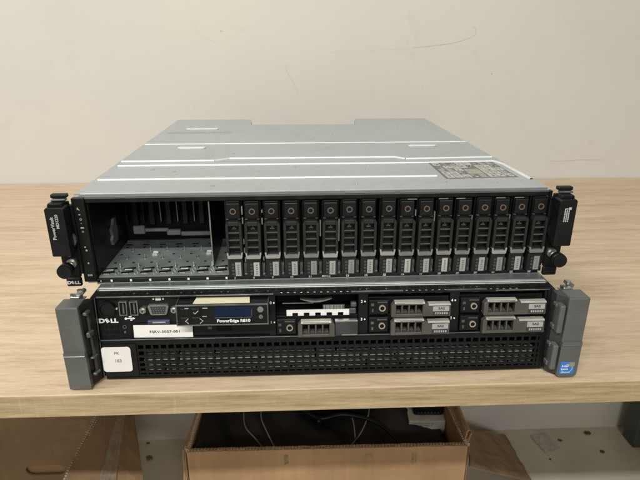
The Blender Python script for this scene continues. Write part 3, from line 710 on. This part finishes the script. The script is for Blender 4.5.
# vertical drive carriers: one built, the rest copied
def carrier_v():
    q = MB(); q.box(-8.1, 8.1, 6, 92, 4.9, 79.5, .3); q.box(-7.0, 7.0, 1.2, 6.5, 5.2, 79.2, .5); c = q.build('drive_carrier', 'black', arr)
    q = MB(); q.box(-6.4, 6.4, -1, 2, 63.4, 78.6, .8, 2); q.box(-6.4, 6.4, -.4, 2, 79.0, 80.2, .3); k = q.build('release_button', 'black', c)
    q = MB(); q.ring((0, -1.3, 70.9), 3.0, 1.95, 1.2, n=26); q.build('button_ring', 'copper', k)
    q = MB(); q.box(-6.6, -4.2, -.6, 1.6, 62.6, 63.6, .2); q.box(4.2, 6.6, -.6, 1.6, 62.6, 63.6, .2); q.build('button_hinge', 'dullsteel', k)
    q = MB()
    q.prism([(-7.4, 27), (-7.4, 59), (-5.6, 61.6), (-5.0, 61.6), (-5.0, 27)], -4.6, 1.4); q.prism([(7.4, 27), (7.4, 59), (5.6, 61.6), (5.0, 61.6), (5.0, 27)], -4.6, 1.4)
    q.box(-5.0, 5.0, -4.7, 1.4, 57.4, 61.6, .5)
    q.box(-5.0, 5.0, -2.6, 1.3, 27.2, 30)
    h = q.build('latch_handle', 'carrier', c)
    q = MB()
    for z in (50.6, 43.4, 36.2): q.box(-5.0, 5.0, -3.9, -2.5, z-.4, z+.45)
    q.build('grille_slat', 'slatm', h)
    q = MB(); q.box(-2.2, 2.4, -.6, 1.2, 53.0, 54.6, .3); q.prism([(-1, 54.6), (.2, 56.4), (1.4, 54.6)], -.4, 1.0); q.build('drive_screw', 'dullsteel', c)
    q = MB(); q.prism([(-7.5, 31.0), (-6.1, 31.0), (-5.6, 28.2), (5.6, 28.2), (6.1, 31.0), (7.5, 31.0), (6.8, 25.6), (5.9, 25.0), (-5.9, 25.0), (-6.8, 25.6)], -5.6, -.6)
    u = q.build('latch_tip', 'tipm', h)
    q = MB(); q.prism([(-6.9, 5.4), (-6.9, 24.2), (6.9, 24.2), (6.9, 5.4)], -3.4, 1.4); p = q.build('lower_plate', 'carrier', c)
    q = MB(); q.box(-.4, 5.2, -3.75, -3.3, 6.4, 20.6); l = q.build('drive_label', 'sticker_grey', p)
    q = MB()
    for z in (8.4, 10.6, 12.8, 15, 17.2): q.box(1.6, 3.4, -3.95, -3.7, z, z+1.1)
    q.build('label_marks', 'grey_ink', l)
    q = MB()
    for z, w in ((7.6, 1.6), (11, 2.0), (14.2, 1.7), (17.4, 1.9)): q.box(-2.6-w/2, -2.2+w/2, -3.8, -3.3, z, z+2)
    q.build('plate_marks', 'dullsteel', p)
    q = MB(); q.tube([(8.2, .6, 8), (9.6, .4, 8.8), (9.9, .4, 12), (8.7, .5, 13.6)], .38, 6); q.tube([(8.4, .6, 7), (10.2, .6, 7)], .35, 6); q.box(7.7, 10.3, 1, 6, 5, 18); q.build('light_pipe', 'dullsteel', c)
    return c
proto = carrier_v()
for i in range(7, 24):
    c = proto if i == 7 else copy_tree(proto, arr)
    c.location = ((-207.1+18.3*i+random.uniform(-.25, .25)+(.4 if i == 7 else 0))*S, random.uniform(-.9, .7)*S, random.uniform(-.3, .3)*S); c.rotation_euler = (0, random.uniform(-.006, .006), random.uniform(-.02, .02))
    if i > 9 and i not in (12, 15, 21):
        for lc in [x for x in c.children_recursive if x.name.startswith('latch_tip')]:
            lc.data = lc.data.copy(); lc.data.materials[0] = M['tip_dull' if i % 3 else 'tip_mid']  # most tips after the first few in duller greys
    if i % 5 in (1, 3):
        for lc in [x for x in c.children_recursive if x.name.startswith('drive_label')]:
            lc.data = lc.data.copy(); lc.data.materials[0] = M['sticker_b' if i % 2 else 'sticker_c']
b = MB()
for x, z, h in ((-69.8, 61, 6), (-69.6, 40, 5), (-69.4, 31, 5), (-69.0, 21.5, 5), (-70, 71, 8), (-51.4, 22, 4), (-51.6, 60, 6), (-51.4, 70, 3), (3.2, 52, 16), (21, 50, 22), (94, 66, 6), (112.4, 62, 10), (112, 40, 5), (149, 60, 5), (167, 38, 5), (186, 60, 5), (186, 36, 5)):
    b = MB(); b.box(x-.7, x+.6, .8, 5, z-h/2, z+h/2, .2); b.build('carrier_spring', 'zinc', arr)
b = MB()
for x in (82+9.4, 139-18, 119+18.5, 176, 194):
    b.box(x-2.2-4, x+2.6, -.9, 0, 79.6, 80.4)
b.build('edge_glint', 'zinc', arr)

# ears with thumb screws
def ear(sx):
    X = lambda a, c: (min(sx*a, sx*c), max(sx*a, sx*c))
    off = -.5 if sx > 0 else 0
    q = MB(); xa, xb = X(224.6, 239.5); q.box(xa, xb, -4, 0, 9, 84, .6); xa, xb = X(224.2, 238); q.box(xa, xb, -5.6, -1.4, .4, 9.5, 1)
    xa, xb = X(222, 226.5); q.box(xa, xb, -2.5, 3, 12, 80, .5)
    e = q.build('rack_ear', 'black', arr)
    q = MB(); xa, xb = X(223.8, 240.4)
    q.prism([(xa+.6, 36), (xb-.6, 36), (xb, 37), (xb, 80.4), (xb-1.6, 82), (xa+1.6, 82), (xa, 80.4), (xa, 37)], -17.5, -4.5)
    sx0 = 223.2 if sx > 0 else -228
    q.prism([(xa+1.6, 82), (xb-1.6, 82), (xb-2.5, 85.2), (xa+2.5, 85.2)], -14.5, -4.5)
    cv = q.build('ear_cover', 'black', e); bv = cv.modifiers.new('edge', 'BEVEL'); bv.width = .0006; bv.segments = 2; bv.limit_method = 'ANGLE'
    q = MB(); q.box(xa+3, xb-.5, -8.5, -3, 85.5, 87.3, .7); q.build('cap_band', 'dullsteel', e)
    q = MB(); q.box(xa+2.2, xb-.2, -6.5, 0, 87.6, 91.2, 1, 2); q.build('top_cap', 'black', e)
    q = MB(); q.box(xa+4.6, xb-4.6, -14.9, -12, 81.2, 84.6, .3); q.build('cap_recess', 'black_flat', e)
    cx = sx*230.8
    q = MB(); q.cyl((cx-sx*1.0, -4.5, 24.6), 4.6, 4, 'y', 30); q.cyl((cx, -12, 22.6), 3.6, 8, 'y', 24); k = q.build('thumb_screw', 'silver', e)
    q = MB(); q.cyl((cx, -17.5, 22.6), 6.7, 6.4, 'y', 40); q.cyl((cx, -21.6, 22.6), 5.9, 1.4, 'y', 40, r2=6.5); q.build('knob', 'black', k, True)
    kb = k.children[0]
    for f in kb.data.polygons:
        if abs(f.normal.y) > .9: f.use_smooth = False
    q = MB(); q.ring((cx, -22.5, 22.6), 2.2, 1.5, .5, n=20); q.build('knob_socket', 'black_metal', k)
    q = MB(); q.cyl((cx+sx*-1, -6, 34), 2.1, 4, 'y', 16); q.build('small_screw', 'zinc' if sx < 0 else 'black_metal', e)
    q = MB(); q.prism([(sx*221.8, 50), (sx*224, 54), (sx*223.8, 42), (sx*221.8, 46)], -7, -4); q.build('guide_tab', 'dullsteel' if sx < 0 else 'black', e)
    return e, xa, xb
e1, xa, xb = ear(-1)
text('ear_lettering', 'PowerVault', xa+5.4, -17.7, 63, 4.3, 'grey_white', e1, turn=PI/2, bold=.06, sx=1.05)
text('ear_lettering', 'MD1220', xa+9.8, -17.7, 69.5, 3.7, 'grey_white', e1, turn=PI/2, bold=.04)
text('ear_lettering', 'D', -235.2, -5.9, 4.6, 4.2, 'ink', e1, bold=.2, sx=1.25)
text('ear_lettering', 'E', -231.9, -5.9, 4.8, 3.7, 'ink', e1, turn=.5, bold=.2, sx=1.1)
text('ear_lettering', 'LL', -227.4, -5.9, 4.6, 4.2, 'ink', e1, bold=.2, sx=1.25)
e2, xa, xb = ear(1)
b = MB()
for k, x in enumerate((xa+6.0, xa+7.8, xa+9.6)):
    z = 60.5
    while z < 72.5-(k % 2)*2:
        L = random.uniform(.8, 2.0); b.box(x-.5, x+.55, -17.75, -17.45, z, z+L); z += L+.45
b.box(xa+9.0, xa+11.6, -17.75, -17.45, 72.2, 74.6); b.box(xa+6.2, xa+8.4, -17.75, -17.45, 72.6, 73.6)
b.build('ear_print', 'grey_white', e2)
for o in (e1, e2): o['label'] = 'black rack ear with white lettering up its cover' if o is e1 else 'black rack ear with a small block of white print'

# ------------------------------------------------------------------ cardboard boxes under the desk
def flute(mb, p0, p1, t, depth=6, pitch=6):
    p0, p1 = Vector(p0), Vector(p1); d = p1-p0; L = d.length; d.normalize(); s = Vector((-d.y, d.x, 0)).normalized()
    n = int(L/pitch*2); prev = None
    for k in range(n+1):
        c = p0+d*(L*k/n)+s*(t*.62*(1 if k % 2 else -1)); zj = random.uniform(-.6, 1.0)
        a = mb.bm.verts.new(c+Vector((0, 0, zj+.6))); b_ = mb.bm.verts.new(c-Vector((0, 0, depth)))
        if prev: mb.bm.faces.new((prev[0], a, b_, prev[1]))
        prev = (a, b_)
def liner(mb, p0, p1, z0, off, t=.9, jit=1.0, seg=60):
    p0, p1 = Vector(p0), Vector(p1); d = (p1-p0); L = d.length; d.normalize(); s = Vector((-d.y, d.x, 0)).normalized(); prev = None
    for k in range(seg+1):
        c = p0+d*(L*k/seg)+s*off; zj = random.uniform(-jit, jit*.4)
        q = [c-s*t/2+Vector((0, 0, zj)), c+s*t/2+Vector((0, 0, zj))]; q += [Vector((q[1].x, q[1].y, z0)), Vector((q[0].x, q[0].y, z0))]
        q = [mb.bm.verts.new(v) for v in q]
        if prev:
            for j in range(4): mb.bm.faces.new((prev[j], q[j], q[(j+1) % 4], prev[(j+1) % 4]))
        else: mb.bm.faces.new(q)
        prev = q
    mb.bm.faces.new(prev[::-1])
def cpanel(parent, name, p0, p1, z0, m='card', t=8):
    mb = MB(); liner(mb, p0, p1, z0, t/2); liner(mb, p0, p1, z0, -t/2); pn = mb.build(name, m, parent)
    e = MB(); flute(e, p0, p1, t); liner(e, (p0[0], p0[1], p0[2]-1.6), (p1[0], p1[1], p1[2]-1.6), p0[2]-6, 0, t*.55, 1.2); e.build('corrugated_edge', 'card_edge', pn); return pn

RZ = -400
box = thing('cardboard_box', 'open brown cardboard box full of black gear, under the middle of the desk', 'box', (0, 0, FL))
def rel(p): return (p[0], p[1], p[2]-FL)
ZT = RZ-FL
cpanel(box, 'front_panel', (-239, 361, ZT), (284, 356, ZT), 0)
cpanel(box, 'side_panel', (-239, 361, ZT), (-229, 700, ZT+4), 0)
cpanel(box, 'side_panel', (284, 356, ZT), (272, 700, ZT+3), 0)
cpanel(box, 'rear_panel', (-229, 700, ZT), (272, 700, ZT), 0)
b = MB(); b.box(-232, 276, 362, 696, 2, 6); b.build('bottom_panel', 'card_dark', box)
b = MB()
for k, (x, dz) in enumerate(((-243, 3), (-247, -4))):
    b.slab([(x, 366, ZT+dz), (x+9, 560, ZT+dz), (x-6+4, 560, ZT-120), (x-8, 368, ZT-118)], 3, 6, .8)
b.build('side_flap', 'card', box)
b = MB()
b.slab([(283, 366, ZT+2), (274, 600, ZT+2), (284, 600, ZT+34), (289, 372, ZT+20)], 3, 6, 1.1)
b.slab([(290, 368, ZT-4), (281, 600, ZT-2), (292, 600, ZT+22), (296, 374, ZT+8)], 3, 6, 1.1)
b.build('side_flap', 'card', box)
M['print'] = mat('faded_green_print', (.24, .19, .105), .85, var=.4, vscale=150)
for x, z, w, h in ((92, ZT-14, 13, 9), (-60, ZT-12, 8, 22), (180, ZT-14, 3, 26), (186, ZT-16, 2, 22)):
    b = MB(); yy = 361-(x+239)*5/523-4.9; b.box(x, x+w, yy-.2, yy, z-h, z, rot=Matrix.Rotation(-.0095, 3, 'Z')); b.build('printed_mark', 'print', box)
# black gear in the box
mb = MB(); nx, ny = 60, 40; g = []
for i in range(nx+1):
    r_ = []
    for j in range(ny+1):
        x = -228+i*(499/nx); y = 368+j*(325/ny); 
        z = ZT-62+14*math.sin(x*.021+1)*math.cos(y*.03)+8*math.sin(x*.06+y*.045)+random.uniform(-1.2, 1.2)+(j/ny)*34
        if i in (nx,) or j in (0, ny): z -= 30
        if i < 6: z = z*(i/6)+(ZT-6-j*.2)*(1-i/6)
        r_.append(mb.bm.verts.new((x, y, z)))
    g.append(r_)
for i in range(nx):
    for j in range(ny): mb.bm.faces.new((g[i][j], g[i+1][j], g[i+1][j+1], g[i][j+1]))
for v in mb.bm.verts: v.co.z += FL
ba = mb.build('black_bag', 'bag', None, True); sol = ba.modifiers.new('t', 'SOLIDIFY'); sol.thickness = .004
tag(ba, 'crumpled black bag filling the open cardboard box', 'bag')
cg = 'thin grey cables over the black bag'
for lab, pts in (('curved thin grey cable at the left over the black bag', [(-150, 520, -425), (-147, 480, -424), (-140, 450, -428), (-118, 425, -436), (-95, 400, -450)]),
            ('thin grey cable hooked in a tight arc, second from the left in the box', [(-112, 520, -420), (-110, 470, -420), (-98, 440, -428), (-84, 415, -440), (-70, 395, -452)]),
            ('straight short grey cable standing upright right of the box centre', [(78, 470, -425), (80, 450, -426), (80, 420, -434)]),
            ('slanting grey cable nearest the white carton in the box', [(118, 500, -420), (112, 470, -422), (92, 430, -432), (66, 405, -446)])):
    mb = MB(); mb.tube(spline(pts, 8), 1.1, 8); tag(mb.build('cable', 'cable', None, True), lab, 'cable', cg)
mb = MB(); mb.tube(spline([(-40, 520, -420), (-20, 480, -416), (15, 462, -420), (60, 470, -418), (120, 455, -424), (160, 420, -436), (175, 390, -452)], 10), 4.2, 10)
tag(mb.build('cable', 'black', None, True), 'thick black cable snaking through the right half of the cardboard box', 'cable', cg)
cs_ = thing('black_case', 'low black equipment case under the cables in the cardboard box', 'case', (60, 560, -452), .12)
b = MB(); b.box(-90, 70, -60, 80, 0, 34, 4, 2); b.build('case_body', 'black', cs_)
b = MB()
for k in range(9): b.box(-70+k*9, -65+k*9, -60.6, -59.6, 16, 26)
b.build('vent_slot', 'black_flat', cs_)
mb = MB(); mb.box(4, 12, 440, 452, -436, -408, 2); pw = mb.build('power_plug', 'black', None); tag(pw, 'small black plug standing up among the cables in the box', 'plug')
ct = thing('white_carton', 'flat white carton with printed label lying in the right end of the cardboard box', 'carton', (238, 520, -469), -.04)
b = MB(); b.box(-38, 38, -57, 120, 0, 35, .8); b.build('carton_body', 'paper', ct)
b = MB()
for k, z in enumerate((27, 22, 17, 12)):
    x = -30
    while x < random.uniform(-2, 14): w = random.uniform(2, 7); b.box(x, x+w, -57.3, -56.9, z, z+2); x += w+1.4
b.build('label_marks', 'grey_ink', ct)
ad = thing('power_adapter', 'black plastic adapter lying on top of the white carton', 'adapter', (242, 536, -434), -.04)
b = MB(); b.box(-30, 33, -58, 90, 0, 25, 5, 3); b.build('adapter_body', 'black', ad)
b = MB()
for k in range(7): b.box(-22+k*7, -18+k*7, -58.5, -57.5, 7, 9)
b.build('vent_slot', 'dullsteel', ad)

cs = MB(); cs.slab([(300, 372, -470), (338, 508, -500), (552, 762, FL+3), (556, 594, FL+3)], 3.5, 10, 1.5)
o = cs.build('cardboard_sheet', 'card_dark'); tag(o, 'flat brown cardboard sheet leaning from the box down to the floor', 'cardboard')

lbx = thing('cardboard_box', 'empty open cardboard box with taped flap at the left end under the desk', 'box', (0, 0, FL))
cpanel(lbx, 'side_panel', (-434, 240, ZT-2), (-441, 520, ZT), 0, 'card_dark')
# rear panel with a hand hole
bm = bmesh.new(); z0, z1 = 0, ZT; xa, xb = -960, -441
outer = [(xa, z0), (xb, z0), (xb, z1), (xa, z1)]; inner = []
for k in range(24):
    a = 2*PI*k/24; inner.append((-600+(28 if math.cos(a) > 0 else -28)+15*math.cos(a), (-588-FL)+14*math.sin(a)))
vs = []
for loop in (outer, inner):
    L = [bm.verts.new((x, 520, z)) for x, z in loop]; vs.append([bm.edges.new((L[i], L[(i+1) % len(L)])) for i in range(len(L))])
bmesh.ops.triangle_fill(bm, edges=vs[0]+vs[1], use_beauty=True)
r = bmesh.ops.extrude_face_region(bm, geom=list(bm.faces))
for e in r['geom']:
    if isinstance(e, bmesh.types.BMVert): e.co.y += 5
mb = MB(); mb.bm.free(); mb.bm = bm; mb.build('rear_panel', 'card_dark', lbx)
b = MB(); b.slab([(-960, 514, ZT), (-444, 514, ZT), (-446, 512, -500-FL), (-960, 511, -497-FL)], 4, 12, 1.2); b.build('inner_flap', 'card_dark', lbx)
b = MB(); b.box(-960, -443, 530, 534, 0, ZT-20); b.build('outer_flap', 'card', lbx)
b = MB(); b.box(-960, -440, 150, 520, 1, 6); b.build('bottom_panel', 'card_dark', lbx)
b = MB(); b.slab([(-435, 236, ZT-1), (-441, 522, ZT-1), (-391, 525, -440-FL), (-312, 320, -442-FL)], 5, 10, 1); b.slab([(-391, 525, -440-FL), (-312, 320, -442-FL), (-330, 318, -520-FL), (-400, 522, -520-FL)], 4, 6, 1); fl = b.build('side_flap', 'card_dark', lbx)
b = MB(); b.slab([(-414, 522, -417-FL), (-402, 523, -427-FL), (-352, 290, -423-FL), (-378, 272, -412-FL)], 1.0, 10, .5); b.build('tape_strip', 'tape', fl)

# litter on the floor
b = MB(); b.slab([(622, 759, FL+2), (671, 765, FL+3), (686, 709, FL+2), (636, 692, FL+2)], .6, 8, .9); o = b.build('paper_scrap', 'paper'); tag(o, 'crumpled white scrap of paper on the floor against the wall', 'paper')
b = MB(); b.slab([(505, 766, FL+2), (540, 772, FL+3), (548, 744, FL+2), (520, 738, FL+2)], .6, 6, .8); o = b.build('paper_scrap', 'cream'); tag(o, 'small cream paper scrap beside the cardboard sheet on the floor', 'paper')
def crumb(x, y, r, lab, m='dirt', sq=.5):
    q = MB(); g = bmesh.ops.create_icosphere(q.bm, subdivisions=2, radius=r)
    for v in q.bm.verts: v.co *= random.uniform(.45, 1.15); v.co.x *= 1.3; v.co.z = (v.co.z*sq)+r*sq*.8+FL; v.co.x += x; v.co.y += y
    tag(q.build('dirt_clump', m), lab, 'dirt', 'dirt clumps on the floor')
crumb(-439, 712, 7.5, 'greenish clump of dirt on the floor between the two boxes', 'olive', .8)
crumb(-458, 772, 4, 'tiny brown speck at the foot of the wall between the boxes')
crumb(790, 762, 8, 'dark brown clump at the foot of the wall right of the paper scrap')
crumb(700, 738, 6, 'brown flake just right of the white paper scrap', sq=.15)
crumb(795, 690, 6.5, 'small flat brown chip on the bare floor left of the desk leg', sq=.2)
crumb(640, 668, 3, 'tiny dark speck on the floor in front of the white paper scrap')

# ------------------------------------------------------------------ camera
f = 524.7311; cx, cy, cz, p, ro, yw = -24.0631, -419.2559, 305.5267, .3602, -.0004, -.0402
cp, sp = math.cos(p), math.sin(p)
Fv = Vector((0, cp, -sp)); U = Vector((0, sp, cp)); X = Vector((1, 0, 0)); Rz = Matrix.Rotation(yw, 3, 'Z')
Fv, U, X = Rz @ Fv, Rz @ U, Rz @ X
c_, s_ = math.cos(ro), math.sin(ro); X2 = c_*X+s_*U; U2 = -s_*X+c_*U
cam = bpy.data.cameras.new('camera'); co = bpy.data.objects.new('camera', cam); col.objects.link(co)
co.matrix_world = Matrix(((X2.x, U2.x, -Fv.x, cx*S), (X2.y, U2.y, -Fv.y, cy*S), (X2.z, U2.z, -Fv.z, cz*S), (0, 0, 0, 1)))
cam.sensor_width = 36; cam.lens = 36*f/640; cam.clip_start = .01; cam.clip_end = 50
cam.dof.use_dof = True; cam.dof.focus_distance = .53; cam.dof.aperture_fstop = 16
bpy.context.scene.camera = co

# ------------------------------------------------------------------ lamps of the room, and an added fill
def area(name, loc, target, sx, sy, power, color):
    l = bpy.data.lights.new(name, 'AREA'); l.shape = 'RECTANGLE'; l.size = sx; l.size_y = sy; l.energy = power; l.color = color
    o = bpy.data.objects.new(name, l); col.objects.link(o); o.location = loc
    o.rotation_euler = (Vector(target)-Vector(loc)).to_track_quat('-Z', 'Y').to_euler(); return o
area('ceiling_lamp_or_fill', (-.55, -1.50, 1.72), (-.55, .3, 0), 1.5, .05, 56, (1, .985, .945))
area('ceiling_lamp_or_fill', (-1.5, -.1, 1.8), (-.1, .3, 0), .9, .5, 16, (1, .985, .945))
area('ceiling_lamp_or_fill', (.5, -3.4, 1.72), (.5, .2, -.5), 1.5, .3, 42, (1, .975, .93))  # added soft fill, brightens the space under the desk
w = bpy.data.worlds.new('World'); bpy.context.scene.world = w; w.use_nodes = True
bg = w.node_tree.nodes['Background']; bg.inputs['Color'].default_value = (1, .975, .945, 1); bg.inputs['Strength'].default_value = .17
sc = bpy.context.scene
sc.view_settings.view_transform = 'Standard'; sc.view_settings.look = 'None'; sc.view_settings.exposure = 0; sc.view_settings.gamma = 1
